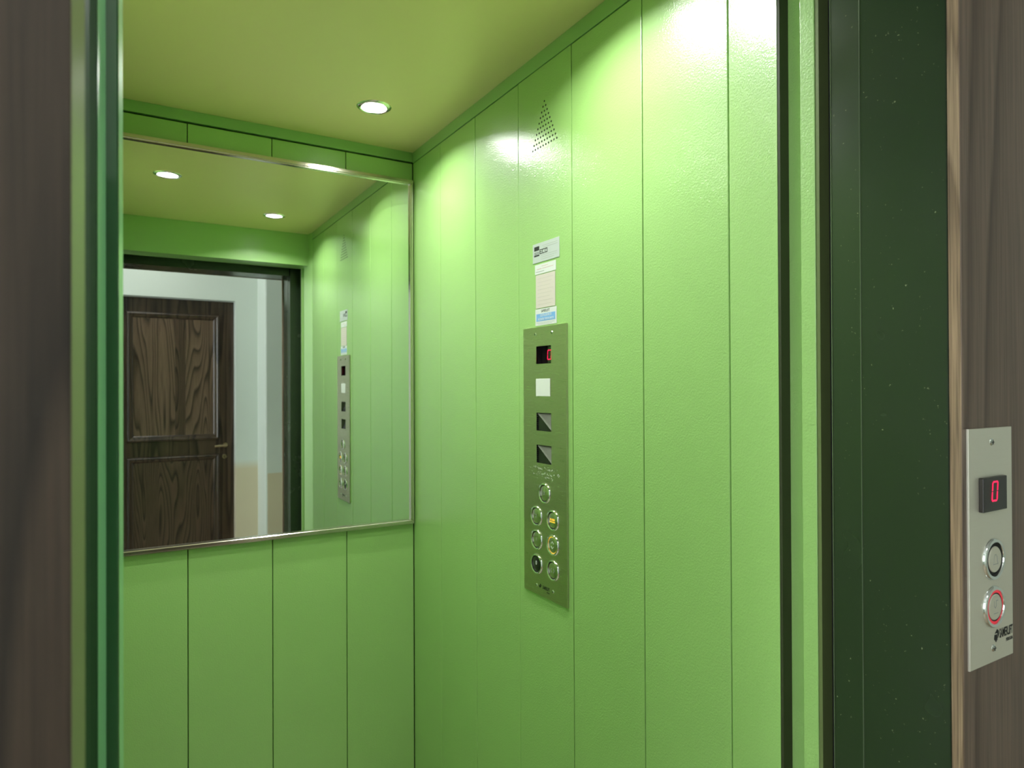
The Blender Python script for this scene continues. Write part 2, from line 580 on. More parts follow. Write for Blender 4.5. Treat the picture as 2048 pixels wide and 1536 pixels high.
# angled corner post at the entrance, and the door-track jamb behind it
prism('corner_post', [(R, 0.6455), (0.7275, 0.556), (0.7445, 0.556), (R + T + 0.03, 0.56), (R + T + 0.03, 0.6455)], 0.0, HC, M['green'], wr)
box('seal', 0.7280, 0.7450, 0.5520, 0.5558, 0.0, HC, M['seal'], wr)
prism('slot_liner', [(0.7455, 0.5555), (0.7455, 0.5225), (0.772, 0.5225), (0.772, 0.5555)], 0.0, HC, M['green'], wr)
prism('track_jamb', [(0.7265, 0.522), (0.7265, 0.502), (0.7485, 0.502), (0.772, 0.502), (0.772, 0.522)], 0.0, HC, M['green'], wr, 0.001)
box('frame_cheek', 0.7275, 0.7465, 0.497, 0.5015, 0.0, HC, M['frame_olive'], wr)

# the panel behind the button plate is cut out for the recessed inserts
RX = Matrix(((0, 0, -1, 0), (-1, 0, 0, 0), (0, 1, 0, 0), (0, 0, 0, 1)))     # local u -> -y, v -> z, n -> -x
CY, CZ = 1.11275, ZC - 0.149
bpy.data.objects.remove(pr[3])
pr[3] = plate_with_holes('panel', CY - 1.2136 + GAP / 2, CY - 1.0208 - GAP / 2, -CZ, HT - GAP - CZ, -T, 0.0, [(-0.05, 0.05, -0.03, 0.25)], M['green'], wr, 0.0012, Matrix.Translation((R, CY, CZ)) @ RX)

# loudspeaker perforation: ten rows in a triangle on the panel above the button plate
bm = bmesh.new()
for k in range(10):
    for j in range(k + 1):
        yy = 1.1128 - (j - k / 2) * (0.0868 / 9)
        zz = ZC + 0.5752 - k * (0.0880 / 9)
        rr = 0.0021
        c0 = bm.verts.new((R - 0.00025, yy, zz))
        ring = [bm.verts.new((R - 0.00025, yy + rr * math.cos(q * math.pi / 6), zz + rr * math.sin(q * math.pi / 6))) for q in range(12)]
        rin = [bm.verts.new((R + 0.002, v.co.y, v.co.z)) for v in ring]
        for q in range(12):
            bm.faces.new((c0, ring[(q + 1) % 12], ring[q]))
            bm.faces.new((ring[q], ring[(q + 1) % 12], rin[(q + 1) % 12], rin[q]))
tag(link('speaker_holes', bm, M['black'], pr[3]), 'triangle of small dark speaker holes')

wb = box('wall_back', L - 0.05, R + T + 0.03, B + T, B + T + 0.03, 0.0, HC, M['seam'])
tag(wb, 'green back wall of the cabin behind the mirror', 'wall', kind='structure')
wall_panels(wb, 'y', B, 1, [L, 0.153, 0.351, 0.5455, R - 0.0005], 0.0, HT - GAP, M['green'])
box('top_strip', L, R - 0.001, B - 0.001, B + T, HT + 0.003, HC, M['green_trim'], wb, 0.0008)

wl = box('wall_left', L - T - 0.03, L - T, 0.647, B + 0.045, 0.0, HC, M['seam'])
tag(wl, 'left green cabin wall, seen only in the steel plate', 'wall', kind='structure')
wall_panels(wl, 'x', L, -1, SEAM_Y, 0.0, HT - GAP, M['green'])
box('top_strip', L + 0.001, L - T, 0.647, B, HT, HC, M['green_trim'], wl, 0.0008)
CXM = 2 * 0.337
prism('corner_post', [(L, 0.6455), (L - T - 0.03, 0.6455), (L - T - 0.03, 0.56), (-0.0705, 0.556), (-0.0535, 0.556)], 0.0, HC, M['green'], wl)
prism('track_jamb', [(-0.0525, 0.528), (-0.098, 0.528), (-0.098, 0.502), (-0.0525, 0.502)], 0.0, HC, M['green'], wl, 0.001)

hd = box('wall_front', -0.098, R + T + 0.03, 0.502, FRONT, ZC + 0.541, HC, M['green'], None, 0.001)
tag(hd, 'green header over the cabin entrance, seen in the mirror', 'wall', kind='structure')

# ceiling with three recesses for the lamps
LAMPS = [(0.540, 1.552), (0.540, 0.860), (0.145, 1.216)]
RC = 0.033
cb = box('ceiling', L - 0.042, R + 0.042, FRONT - 0.098, B + 0.042, HC, HC + 0.03, M['ceiling'])
tag(cb, 'olive satin cabin ceiling with recessed spotlights', 'ceiling', kind='structure')
fl = box('floor', L - 0.042, R + 0.042, 0.48, B + 0.042, -0.04, 0.0, M['cabin_floor'])
tag(fl, 'dark cabin floor below the frame', 'floor', kind='structure')


# =================================================================== LANDING DOOR FRAME, LEAVES
LZ = ZC + 0.513
d1 = empty('door_1')
tag(d1, 'dark green scuffed steel frame of the landing door', 'door frame', kind='structure')
prism('jamb', [(0.686, 0.334), (0.686, 0.421), (0.6893, 0.4565), (0.80, 0.4565), (0.80, 0.334)][::-1], 0.0, LZ + 0.09, M['landing_green'], d1, 0.0013)
prism('jamb', [(-0.0112, 0.334), (-0.0112, 0.421), (-0.0086, 0.4545), (-0.07, 0.4545), (-0.07, 0.334)], 0.0, LZ + 0.09, M['landing_matt'], d1, 0.0009)
prism('worn_edge', [(0.6862, 0.4203), (0.6853, 0.4206), (0.6853, 0.4212), (0.6862, 0.4215)][::-1], 0.0, LZ, M['worn'], d1)
prism('worn_edge', [(0.6893, 0.4560), (0.6886, 0.4560), (0.6886, 0.4568), (0.6893, 0.4568)][::-1], 0.0, LZ, M['worn'], d1)
box('lintel', -0.0110, 0.6858, 0.334, 0.4545, LZ, LZ + 0.09, M['landing_green'], d1, 0.0009)
box('door_pocket', 0.7472, 0.80, 0.4568, 0.5015, 0.0, HC, M['black'], d1)
box('header_box', -0.07, 0.735, 0.4545, 0.502, LZ + 0.05, HC, M['black'], d1)
box('door_pocket', -0.60, -0.56, 0.334, 0.502, 0.0, HC, M['black'], d1)
lf = box('landing_leaf', -0.55, -0.0084, 0.4600, 0.4760, 0.01, LZ + 0.045, M['leaf'], d1, 0.001, 2)
prism('edge_nosing', [(-0.0084, 0.4568), (-0.0044, 0.476), (-0.0084, 0.476)], 0.01, LZ + 0.045, M['nosing'], lf, 0.0003)
d2 = box('door_2', -0.55, 0.0022, 0.4800, 0.4960, 0.01, LZ + 0.045, M['leaf'], None, 0.001, 2)
prism('edge_nosing', [(0.0023, 0.4800), (0.0048, 0.496), (0.0023, 0.496)], 0.01, LZ + 0.045, M['nosing'], d2, 0.0002)
tag(d2, 'open green sliding cabin door, its blurred edge at the left', 'door', kind='structure')
sill = box('threshold', -0.012, 0.69, 0.334, 0.50, -0.03, 0.0, M['steel_matt'], d1)

# =================================================================== LANDING WALL AND WOODEN CASING
WY = 0.320


def casing(name, x0, x1, z0, z1, edge, label):
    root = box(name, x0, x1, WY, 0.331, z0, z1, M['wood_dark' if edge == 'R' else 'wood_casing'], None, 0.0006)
    tag(root, label, 'casing', kind='structure')
    if edge == 'L':
        box('raw_edge', x0 - 0.0006, x0 + 0.0002, WY + 0.0006, 0.3308, z0, z1, M['wood_edge'], root)
    elif edge == 'R':
        prism('raw_edge', [(x1 + 0.0001, WY + 0.0003), (x1 + 0.0041, 0.3335), (x1 - 0.001, 0.3335), (x1 - 0.001, WY + 0.0003)], z0, z1, M['edge_gloss'], root)
    return root


casing('trim_1', 0.6812, 1.02, 0.0, ZC + 0.75, 'L', 'brown veneer casing to the right of the lift entrance')
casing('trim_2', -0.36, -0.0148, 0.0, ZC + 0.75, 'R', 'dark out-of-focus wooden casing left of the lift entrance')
t3 = box('trim_3', -0.0146, 0.6810, WY, 0.331, ZC + 0.513 - 0.0015, ZC + 0.75, M['wood_casing'], None, 0.0006)
tag(t3, 'brown veneer board above the lift entrance, out of the frame', 'casing', kind='structure')
HALL_H = 2.55
wl_ = box('wall_landing', 1.021, 2.3, 0.334, 0.45, 0.0, HALL_H, M['wall_white'])
tag(wl_, 'white landing wall right of the casing', 'wall', kind='structure')
w2 = box('wall_landing', -1.72, -0.361, 0.334, 0.45, 0.0, HALL_H, M['wall_white'])
tag(w2, 'white landing wall left of the casing', 'wall', kind='structure')
w3 = box('wall_landing', -0.36, 1.02, 0.334, 0.45, ZC + 0.752, HALL_H, M['wall_white'])
tag(w3, 'white landing wall above the casing', 'wall', kind='structure')

# landing floor and ceiling
f2 = box('floor', -1.72, 2.3, -1.6, 0.334, -0.04, 0.0, M['hall_floor'])
tag(f2, 'beige landing floor in front of the lift', 'floor', kind='structure')
c2 = box('ceiling', -1.72, 2.3, -1.6, 0.45, HALL_H, HALL_H + 0.05, M['hall_ceiling'])
tag(c2, 'white landing ceiling', 'ceiling', kind='structure')

# far wall of the landing, with a door opening
FY = -1.2
K = (3.588 + 1.28) / 4.788
DX0, DX1, DZ = -0.035, 0.699, ZC + 0.588
wo = box('wall_opposite', -1.72, DX0, FY - 0.2, FY, 0.0, HALL_H, M['wall_white'])
tag(wo, 'white landing wall around the wooden door, seen in the mirror', 'wall', kind='structure')
box('wall_section', DX1, 0.84, FY - 0.2, FY, 0.0, HALL_H, M['wall_dado'], wo)
box('wall_section', DX0, DX1, FY - 0.2, FY, DZ, HALL_H, M['wall_white'], wo)
pil = prism('wall_pillar', [(0.8375, -1.4), (2.3, -1.4), (2.3, -0.937), (0.8375, -0.937)], 0.0, HALL_H, M['wall_white'], None, 0.012)
box('dado', 0.851, 2.29, -0.9368, -0.9350, 0.0, 0.90, plaster('dado_paint', (0.72, 0.65, 0.47, 1), 0.45), pil, 0.0005)  # beige reflection on the lower wall, painted as a band
tag(pil, 'white projecting wall corner right of the wooden door, in the mirror', 'wall', kind='structure')
we = box('wall_end', 2.3, 2.35, -1.6, 0.45, 0.0, HALL_H, M['wall_white'])
tag(we, 'white end wall of the landing', 'wall', kind='structure')

# side wall with a daylight window
ww = box('wall_window', -1.77, -1.72, -1.6, -1.05, 0.0, HALL_H, M['wall_white'])
tag(ww, 'white landing wall with the daylight window', 'wall', kind='structure')
box('wall_section', -1.77, -1.72, -0.05, 0.45, 0.0, HALL_H, M['wall_white'], ww)
box('wall_section', -1.77, -1.72, -1.05, -0.05, 0.0, 0.85, M['wall_white'], ww)
box('wall_section', -1.77, -1.72, -1.05, -0.05, 2.25, HALL_H, M['wall_white'], ww)
wi = empty('window_1', loc=(-1.745, -0.55, 0.85))
tag(wi, 'white framed landing window, outside the picture', 'window', kind='structure')
for y0, y1, z0, z1 in ((-0.5, -0.45, 0, 1.4), (0.45, 0.5, 0, 1.4), (-0.45, 0.45, 0, 0.05), (-0.45, 0.45, 1.35, 1.4)):
    box('window_frame', -0.02, 0.02, y0, y1, z0, z1, M['white_plastic'], wi)

# =================================================================== WOODEN DOOR OPPOSITE (seen in the mirror)
DFY = -1.28


def kx(x):
    return x * K


def kz(z):
    return ZC + z * K


d3 = empty('door_3', loc=(0, 0, 0))
tag(d3, 'dark brown panelled wooden door reflected in the mirror', 'door', kind='structure')
sx0, sx1 = kx(0.063), kx(0.5965)      # inner edges of the stiles
dl, dr, dt = DX0 + 0.002, DX1 - 0.002, DZ - 0.002
zu1, zu0 = kz(0.486), kz(-0.334)
zl1, zl0 = kz(-0.430), 0.24
th0 = DFY - 0.04
box('stile', dl, sx0, th0, DFY, 0.006, dt, M['wood_stile'], d3, 0.001)
box('stile', sx1, dr, th0, DFY, 0.006, dt, M['wood_stile'], d3, 0.001)
box('rail', sx0 + 0.0004, sx1 - 0.0004, th0, DFY - 0.0008, zu1, dt, M['wood_stile'], d3, 0.001)
box('rail', sx0 + 0.0004, sx1 - 0.0004, th0, DFY - 0.0008, zl1, zu0, M['wood_stile'], d3, 0.001)
box('rail', sx0 + 0.0004, sx1 - 0.0004, th0, DFY - 0.0008, 0.006, zl0, M['wood_stile'], d3, 0.001)
box('back_board', sx0, sx1, th0, th0 + 0.012, zl0, zu1, M['wood_stile'], d3)


def moulding(x0, x1, z0, z1, w=0.045):
    """mitred bolection moulding on the door face: four lengths, each with a stepped profile"""
    prof = [(0.0, 0.0), (0.004, 0.010), (0.012, 0.012), (0.018, 0.006), (0.028, 0.004), (0.034, -0.004), (0.045, -0.012)]
    sc = w / 0.045
    cx, cz = (x0 + x1) / 2, (z0 + z1) / 2
    for side in range(4):
        bm = bmesh.new()
        rows = []
        for d, h in prof:
            d *= sc
            xa, xb, za, zb = x0 + d, x1 - d, z0 + d, z1 - d
            cs = [((xa, za), (xb, za)), ((xb, za), (xb, zb)), ((xb, zb), (xa, zb)), ((xa, zb), (xa, za))][side]
            rows.append([bm.verts.new((c[0], DFY + h, c[1])) for c in cs])
        for a, b in zip(rows, rows[1:]):
            bm.faces.new((a[0], a[1], b[1], b[0]))
        # back faces close the length
        back = [bm.verts.new((v.co.x, DFY - 0.016, v.co.z)) for v in (rows[0][0], rows[0][1], rows[-1][1], rows[-1][0])]
        bm.faces.new(back)
        bm.faces.new((rows[0][1], rows[0][0], back[0], back[1]))
        bm.faces.new((rows[-1][0], rows[-1][1], back[2], back[3]))
        bmesh.ops.recalc_face_normals(bm, faces=list(bm.faces))
        link('moulding', bm, M['wood_stile'], d3)


moulding(sx0, sx1, zu0, zu1)
moulding(sx0, sx1, zl0, zl1)
px0, px1 = sx0 + 0.03, sx1 - 0.03
cut = [px0, kx(0.335), kx(0.395), px1]
for i, (a, b) in enumerate(zip(cut, cut[1:])):
    box('panel_board', a + 0.0002, b - 0.0002, th0 + 0.013, DFY - 0.006, zu0 + 0.03, zu1 - 0.03, M['wood_door'] if i != 1 else M['wood_door_b'], d3)
box('panel_board', px0, px1, th0 + 0.013, DFY - 0.006, zl0 + 0.03, zl1 - 0.03, M['wood_door_b'], d3)
# lever handle and escutcheon
hx, hz = kx(0.632), kz(-0.374)
hnd = lathe('handle', [(0, 0.004), (0.016, 0.004), (0.018, 0.0), (0.018, -0.003)], M['brass'], d3, (hx, DFY + 0.003, hz), 24, 'y')
bm = bmesh.new()
for a, b, r in (((hx, DFY + 0.004, hz), (hx, DFY + 0.045, hz), 0.007), ((hx + 0.006, DFY + 0.045, hz), (kx(0.562), DFY + 0.045, hz - 0.003), 0.0075)):
    a, b = Vector(a), Vector(b)
    d = (b - a)
    rot = d.to_track_quat('Z', 'Y').to_matrix().to_4x4()
    bmesh.ops.create_cone(bm, cap_ends=True, segments=16, radius1=r, radius2=r, depth=d.length, matrix=Matrix.Translation((a + b) / 2) @ rot)
link('lever', bm, M['brass'], hnd, smooth=False)
esc = lathe('escutcheon', [(0, 0.003), (0.014, 0.003), (0.016, 0.0)], M['brass'], d3, (kx(0.6267), DFY + 0.0005, kz(-0.4506)), 24, 'y')
box('keyhole', kx(0.6267) - 0.002, kx(0.6267) + 0.002, DFY, DFY + 0.0042, kz(-0.4506) - 0.007, kz(-0.4506) + 0.006, M['black'], esc)

# =================================================================== THE MIRROR
mr = empty('wall_mirror', loc=(0.338, B, ZC - 0.388))
tag(mr, 'large wall mirror in a thin steel frame on the green back wall', 'mirror')
mx0, mx1, mz0, mz1 = -0.055 - 0.338, 0.7372 - 0.338, 0.0, 0.388 + 0.5965
FWD = 0.0125
box('mirror_glass', mx0 + 0.006, mx1 - 0.006, MIR - B, -0.0004, mz0 + 0.006, mz1 - 0.006, M['mirror'], mr)
FD = 0.016


def frame_bar(a, b, c, d):
    pts = [a, b, c, d]
    bm = bmesh.new()
    lo = [bm.verts.new((x, -0.0004, z)) for x, z in pts]
    hi = [bm.verts.new((x, -FD, z)) for x, z in pts]
    bm.faces.new(lo)
    bm.faces.new(hi[::-1])
    for i in range(4):
        bm.faces.new((lo[i], hi[i], hi[(i + 1) % 4], lo[(i + 1) % 4]))
    bmesh.ops.recalc_face_normals(bm, faces=list(bm.faces))
    es = [e for e in bm.edges if all(abs(v.co.y + FD) < 1e-6 for v in e.verts)]
    bmesh.ops.bevel(bm, geom=es, offset=0.003, segments=3, affect='EDGES')
    link('frame_bar', bm, M['frame_steel'], mr)


o4 = [(mx0, mz0), (mx1, mz0), (mx1, mz1), (mx0, mz1)]
w_ = FWD
i4 = [(mx0 + w_, mz0 + w_), (mx1 - w_ * 0.75, mz0 + w_), (mx1 - w_ * 0.75, mz1 - w_), (mx0 + w_, mz1 - w_)]
for i in range(4):
    j = (i + 1) % 4
    frame_bar(o4[i], o4[j], i4[j], i4[i])

# =================================================================== CABIN OPERATING PANEL
cop = empty('control_panel', Matrix.Translation((R, CY, CZ)) @ RX)
tag(cop, 'tall brushed steel lift control panel with seven round buttons on the green wall', 'control panel')
H_DISP = (-0.0282, 0.0255, 0.1965, 0.2325)
H_G1 = (-0.0282, 0.0258, 0.0615, 0.0980)
H_G2 = (-0.0282, 0.0258, -0.0035, 0.0328)
fp = plate_with_holes('faceplate', -0.077, 0.077, -0.2713, 0.2713, 0.0003, 0.004, [H_DISP, H_G1, H_G2], M['steel_plate'], cop)
uvl = fp.data.uv_layers.new(name='brush')
for lp in fp.data.loops:
    c_ = fp.data.vertices[lp.vertex_index].co
    uvl.data[lp.index].uv = (c_.x, c_.y + c_.z * 0.3)


def well(name, h, depth, mat, parent):
    """open black box behind a cut-out (sunk into the wall)"""
    bm = bmesh.new()
    a, b, c, d = h
    n1, n0 = 0.0032, 0.0032 - depth
    f = [bm.verts.new(q) for q in ((a, c, n1), (b, c, n1), (b, d, n1), (a, d, n1))]
    k = [bm.verts.new(q) for q in ((a, c, n0), (b, c, n0), (b, d, n0), (a, d, n0))]
    bm.faces.new(k)
    for i in range(4):
        j = (i + 1) % 4
        bm.faces.new((f[j], f[i], k[i], k[j]))
    return link(name, bm, mat, parent)


disp = well('display', H_DISP, 0.0135, M['glass_smoke'], cop)
seven_zero('digit', -0.0006, 0.2148, 0.0125, 0.0185, -0.0099, M['red_led'], disp, 0.08, 0.0019)
box('indicator_window', -0.0282, 0.0230, 0.1310, 0.1665, 0.0042, 0.0052, M['white_plastic'], cop, 0.0006)
tag(cop.children[-1], 'blank white square window')


def grille(h):
    """black square insert: lower left half plain, upper right half cut into diagonal ribs"""
    g = well('speaker_insert', h, 0.0065, M['black_plastic'], cop)
    a, b, c, d = h
    w, hh = b - a, d - c
    # solid wedge under the diagonal
    bm = bmesh.new()
    tri = [(a, c), (b, c), (a, d)]
    lo = [bm.verts.new((u, v, -0.003)) for u, v in tri]
    hi = [bm.verts.new((u, v, 0.0012)) for u, v in tri]
    bm.faces.new(lo[::-1]); bm.faces.new(hi)
    for i in range(3):
        j = (i + 1) % 3
        bm.faces.new((lo[i], lo[j], hi[j], hi[i]))
    link('wedge', bm, M['black_plastic'], g)
    for k in range(8):
        t = 0.03 + k * 0.115
        # sheen rib parallel to the diagonal, from the top edge to the right edge
        p0 = (a + w * t + 0.0004, d - 0.0003)
        p1 = (b - 0.0003, c + hh * t + 0.0004)
        if p0[0] > b - 0.002:
            break
        dx, dy = p1[0] - p0[0], p1[1] - p0[1]
        l = math.hypot(dx, dy)
        nx, ny = -dy / l, dx / l
        ww2 = 0.0040 if k == 0 else 0.0017
        bm = bmesh.new()
        q = [p0, p1, (p1[0] + nx * ww2, p1[1] + ny * ww2), (p0[0] + nx * ww2, p0[1] + ny * ww2)]
        q = [(min(max(u, a), b), min(max(v, c), d)) for u, v in q]
        hs = [0.0034, 0.0034, 0.0012, 0.0012]
        lo = [bm.verts.new((u, v, -0.003)) for u, v in q]
        hi = [bm.verts.new((q[i][0], q[i][1], hs[i])) for i in range(4)]
        bm.faces.new(lo[::-1]); bm.faces.new(hi)
        for i in range(4):
            j = (i + 1) % 4
            bm.faces.new((lo[i], lo[j], hi[j], hi[i]))
        bmesh.ops.recalc_face_normals(bm, faces=list(bm.faces))
        link('rib', bm, M['rib'], g)
    # row of teeth along both sides
    for side in (0, 1):
        bm = bmesh.new()
        for k in range(9):
            v0 = c + hh * (k + 0.15) / 9
            u0 = a if side == 0 else b - 0.0016
            add_box(bm, u0, u0 + 0.0016, v0, v0 + hh / 9 * 0.6, -0.001, 0.0034)
        link('tooth_row', bm, M['black_plastic'], g)
    return g


grille(H_G1)
grille(H_G2)


def screw(parent, u, v, n, r=0.0034):
    s_ = lathe('screw', [(0, 0.0016), (r * 0.55, 0.0014), (r * 0.9, 0.0006), (r, 0)], M['chrome'], parent, (u, v, n), 16)
    strokes('screw_slot', [[(u - r * 0.5, v), (u + r * 0.5, v)], [(u, v - r * 0.5), (u, v + r * 0.5)]], r * 0.22, n + 0.0012, n + 0.00172, M['ink'], s_)
    return s_


for u, v in ((-0.0308, 0.2572), (0.0287, 0.2572), (-0.0294, -0.2525), (0.0294, -0.2515)):
    screw(cop, u, v, 0.004)


def round_button(parent, u, v, n, r, cap_mat, label=None, halo=None, raise_=0.0):
    """chrome collar around a slightly sunk round cap"""
    b = lathe('button', [(r, 0.0), (r * 0.985, 0.0016), (r * 0.93, 0.0030), (r * 0.85, 0.0034), (r * 0.795, 0.0028), (r * 0.775, 0.0012), (r * 0.77, 0.0002)], M['chrome'], parent, (u, v, n), 44)
    lathe('button_cap', [(0, 0.0019), (r * 0.66, 0.0019), (r * 0.70, 0.0014), (r * 0.71, 0.0002)], cap_mat, b, (u, v, n), 40)
    lathe('button_gap', [(r * 0.70, 0.0008), (r * 0.78, 0.0008)], halo or M['black'], b, (u, v, n), 40)
    if label:
        tag(b, label)
    return b


BT = {}
for key, u, v in (('3', 0.0017, -0.0625), ('2', -0.0283, -0.1121), ('alarm', 0.0306, -0.1119), ('1', -0.0276, -0.1600), ('close', 0.0302, -0.1602), ('0', -0.0280, -0.2095), ('open', 0.0303, -0.2097)):
    BT[key] = (round_button(cop, u, v, 0.004, 0.0212, M['black_plastic'] if key == '0' else M['steel'],
                            {'0': 'round button with a black cap marked 0', 'alarm': 'round button with amber alarm lettering', 'close': 'round button with an amber lit ring'}.get(key),
                            M['amber_led'] if key == 'close' else None), u, v)
for key in ('3', '2', '1', '0'):
    b, u, v = BT[key]
    text('numeral', key, u, v + (0.002 if key == '0' else 0.0), 0.0061, 0.012 if key == '0' else 0.010, M['white_led'] if key == '0' else M['ink_grey'], b, 0.8)
b, u, v = BT['alarm']
text('alarm_lettering', 'ALARM', u, v + 0.0015, 0.0061, 0.0062, M['amber_led'], b, 0.85, bold=0.0001)
strokes('alarm_underline', [[(u - 0.008, v - 0.0030), (u + 0.008, v - 0.0030)]], 0.0022, 0.0060, 0.0062, M['amber_led'], b)
b, u, v = BT['close']
strokes('arrow_mark', [[(u - 0.004, v + 0.003), (u, v + 0.007), (u + 0.004, v + 0.003)], [(u - 0.004, v - 0.003), (u, v - 0.007), (u + 0.004, v - 0.003)]], 0.0010, 0.0060, 0.0062, M['white_led'], b)
b, u, v = BT['open']
strokes('arrow_mark', [[(u - 0.003, v + 0.004), (u - 0.007, v), (u - 0.003, v - 0.004)], [(u + 0.003, v + 0.004), (u + 0.007, v), (u + 0.003, v - 0.004)]], 0.0010, 0.0060, 0.0062, M['ink_grey'], b)
# engraved lines, their glints painted as pale specks
random.seed(4)
bm = bmesh.new()
for row, (v, u0, u1) in enumerate(((-0.0135, -0.052, 0.046), (-0.0235, -0.056, 0.052), (-0.0325, -0.030, 0.034))):
    u = u0
    while u < u1:
        w = random.uniform(0.0010, 0.0036)
        if random.random() < 0.62:
            hgt = random.uniform(0.0005, 0.0012)
            vv = v + random.uniform(-0.0032, 0.0032)
            add_box(bm, u, u + random.uniform(0.0008, 0.0019), vv - hgt, vv + hgt, 0.0040, 0.00412)
        u += w
link('engraved_lines', bm, M['white_led'], cop)


def emblem(parent, u, v, w, h, n, mat):
    """leaf shaped emblem split by a slanting gap"""
    bm = bmesh.new()
    for pts in (((-0.5, -0.22), (-0.12, -0.5), (0.18, -0.30), (0.10, 0.10), (-0.40, 0.12)), ((-0.34, 0.20), (0.16, 0.18), (0.26, -0.22), (0.5, 0.05), (0.42, 0.34), (0.12, 0.5))):
        q = [(u + a * w, v + b * h) for a, b in pts]
        lo = [bm.verts.new((x, y, n)) for x, y in q]
        hi = [bm.verts.new((x, y, n + 0.0002)) for x, y in q]
        bm.faces.new(lo[::-1]); bm.faces.new(hi)
        for i in range(len(q)):
            j = (i + 1) % len(q)
            bm.faces.new((lo[i], lo[j], hi[j], hi[i]))
    return link('emblem', bm, mat, parent)


emblem(cop, -0.0165, -0.2515, 0.0085, 0.0085, 0.0040, M['ink'])
text('maker_lettering', 'SAMERLIFT', 0.0045, -0.2522, 0.00405, 0.0098, M['ink'], cop, 0.52, shear=0.15, bold=0.00015)
text('maker_lettering', 'PERUGIA', 0.0120, -0.2590, 0.00405, 0.0036, M['ink'], cop, 0.7)

# =================================================================== STICKERS ABOVE THE CONTROL PANEL


def label(name, y0, y1, z0, z1, th, mat, lab):
    """thin plate on the right wall; y0 is its left edge as seen"""
    cy, cz = (y0 + y1) / 2, (z0 + z1) / 2 + ZC
    w, h = abs(y0 - y1), z1 - z0
    root = empty(name, Matrix.Translation((R, cy, cz)) @ RX)
    tag(root, lab, 'label')
    box('label_sheet', -w / 2, w / 2, -h / 2, h / 2, 0.0002, th, mat, root, 0.0001, 1)
    return root, w, h


s1, w, h = label('maker_label', 1.1567, 1.0616, 0.2540, 0.2932, 0.0010, M['label_silver'], 'pale silver ECO label, topmost of the labels above the control panel')
n = 0.00102
lg = strokes('emblem', [[(-0.0375, 0.0093), (-0.0275, 0.0093)]], 0.0085, n, n + 0.0002, M['ink'], s1)
strokes('emblem_bars', [[(-0.0408, 0.0012), (-0.0322, 0.0012)], [(-0.0298, 0.0014), (-0.0242, 0.0014)], [(-0.0408, -0.0016), (-0.0322, -0.0016)], [(-0.0298, -0.0014), (-0.0242, -0.0014)]], 0.0010, n, n + 0.0002, M['ink'], s1)
strokes('emblem_base', [[(-0.0405, -0.0050), (-0.0245, -0.0050)]], 0.0030, n, n + 0.0002, M['ink'], s1)
strokes('eco_lettering', [[(-0.0140, 0.0050), (-0.0208, 0.0050), (-0.0208, -0.0026), (-0.0140, -0.0026)], [(-0.0208, 0.0012), (-0.0150, 0.0012)],
                          [(-0.0046, 0.0050), (-0.0112, 0.0050), (-0.0112, -0.0026), (-0.0046, -0.0026)],
                          [(-0.0016, 0.0050), (0.0054, 0.0050), (0.0054, -0.0026), (-0.0016, -0.0026), (-0.0016, 0.0050)]], 0.0016, n, n + 0.0002, M['ink'], s1)
strokes('fine_print', [[(-0.012, 0.0125), (0.042, 0.0125)], [(-0.008, 0.0085), (0.042, 0.0085)], [(-0.016, -0.0065), (0.040, -0.0065)], [(-0.016, -0.0105), (0.038, -0.0105)], [(-0.016, -0.0145), (0.030, -0.0145)]], 0.0007, n, n + 0.0001, M['ink_grey'], s1)

s2, w, h = label('notice_label', 1.1490, 1.0740, 0.2302, 0.2497, 0.0008, M['label_white'], 'narrow white printed notice label just under the ECO label')
n = 0.00082
strokes('fine_print', [[(-0.012, 0.0050), (0.010, 0.0050)], [(-0.030, 0.0005), (-0.014, 0.0005)], [(-0.010, 0.0005), (0.028, 0.0005)]], 0.0010, n, n + 0.0001, M['ink_red'], s2)
strokes('fine_print', [[(-0.033, -0.0050), (-0.004, -0.0050)]], 0.0013, n, n + 0.0001, M['ink_grey'], s2)

s3, w, h = label('instruction_label', 1.1455, 1.0765, 0.1606, 0.2284, 0.0012, M['label_cream'], 'tall cream instruction label between the white and the blue label')
n = 0.00122
strokes('faint_print', [[(-0.028, 0.026 - k * 0.0075), (0.028 - (k % 3) * 0.006, 0.026 - k * 0.0075)] for k in range(8)], 0.0006, n, n + 0.00008, M['faint'], s3)

s4, w, h = label('service_label', 1.1482, 1.0722, 0.1256, 0.1591, 0.0008, M['label_white'], 'white and blue maker label touching the top of the control panel')
n = 0.00082
text('maker_lettering', 'SAMERLIFT', -0.001, 0.0118, n, 0.0080, M['ink'], s4, 0.80)
bb = box('blue_box', -0.0340, 0.0338, -0.0082, 0.0067, n, n + 0.0002, M['label_blue'], s4)
text('box_lettering', 'COSTRUZIONE DI', 0.0, 0.0030, n + 0.0002, 0.0070, M['label_white'], bb, 0.72)
text('box_lettering', 'ASCENSORI, MONTACARICHI', 0.0, -0.0046, n + 0.0002, 0.0066, M['label_white'], bb, 0.64)
strokes('fine_print', [[(-0.033, -0.0115), (-0.010, -0.0115)], [(-0.008, -0.0115), (0.030, -0.0115)], [(-0.028, -0.0142), (0.022, -0.0142)]], 0.0007, n, n + 0.0001, M['ink_grey'], s4)

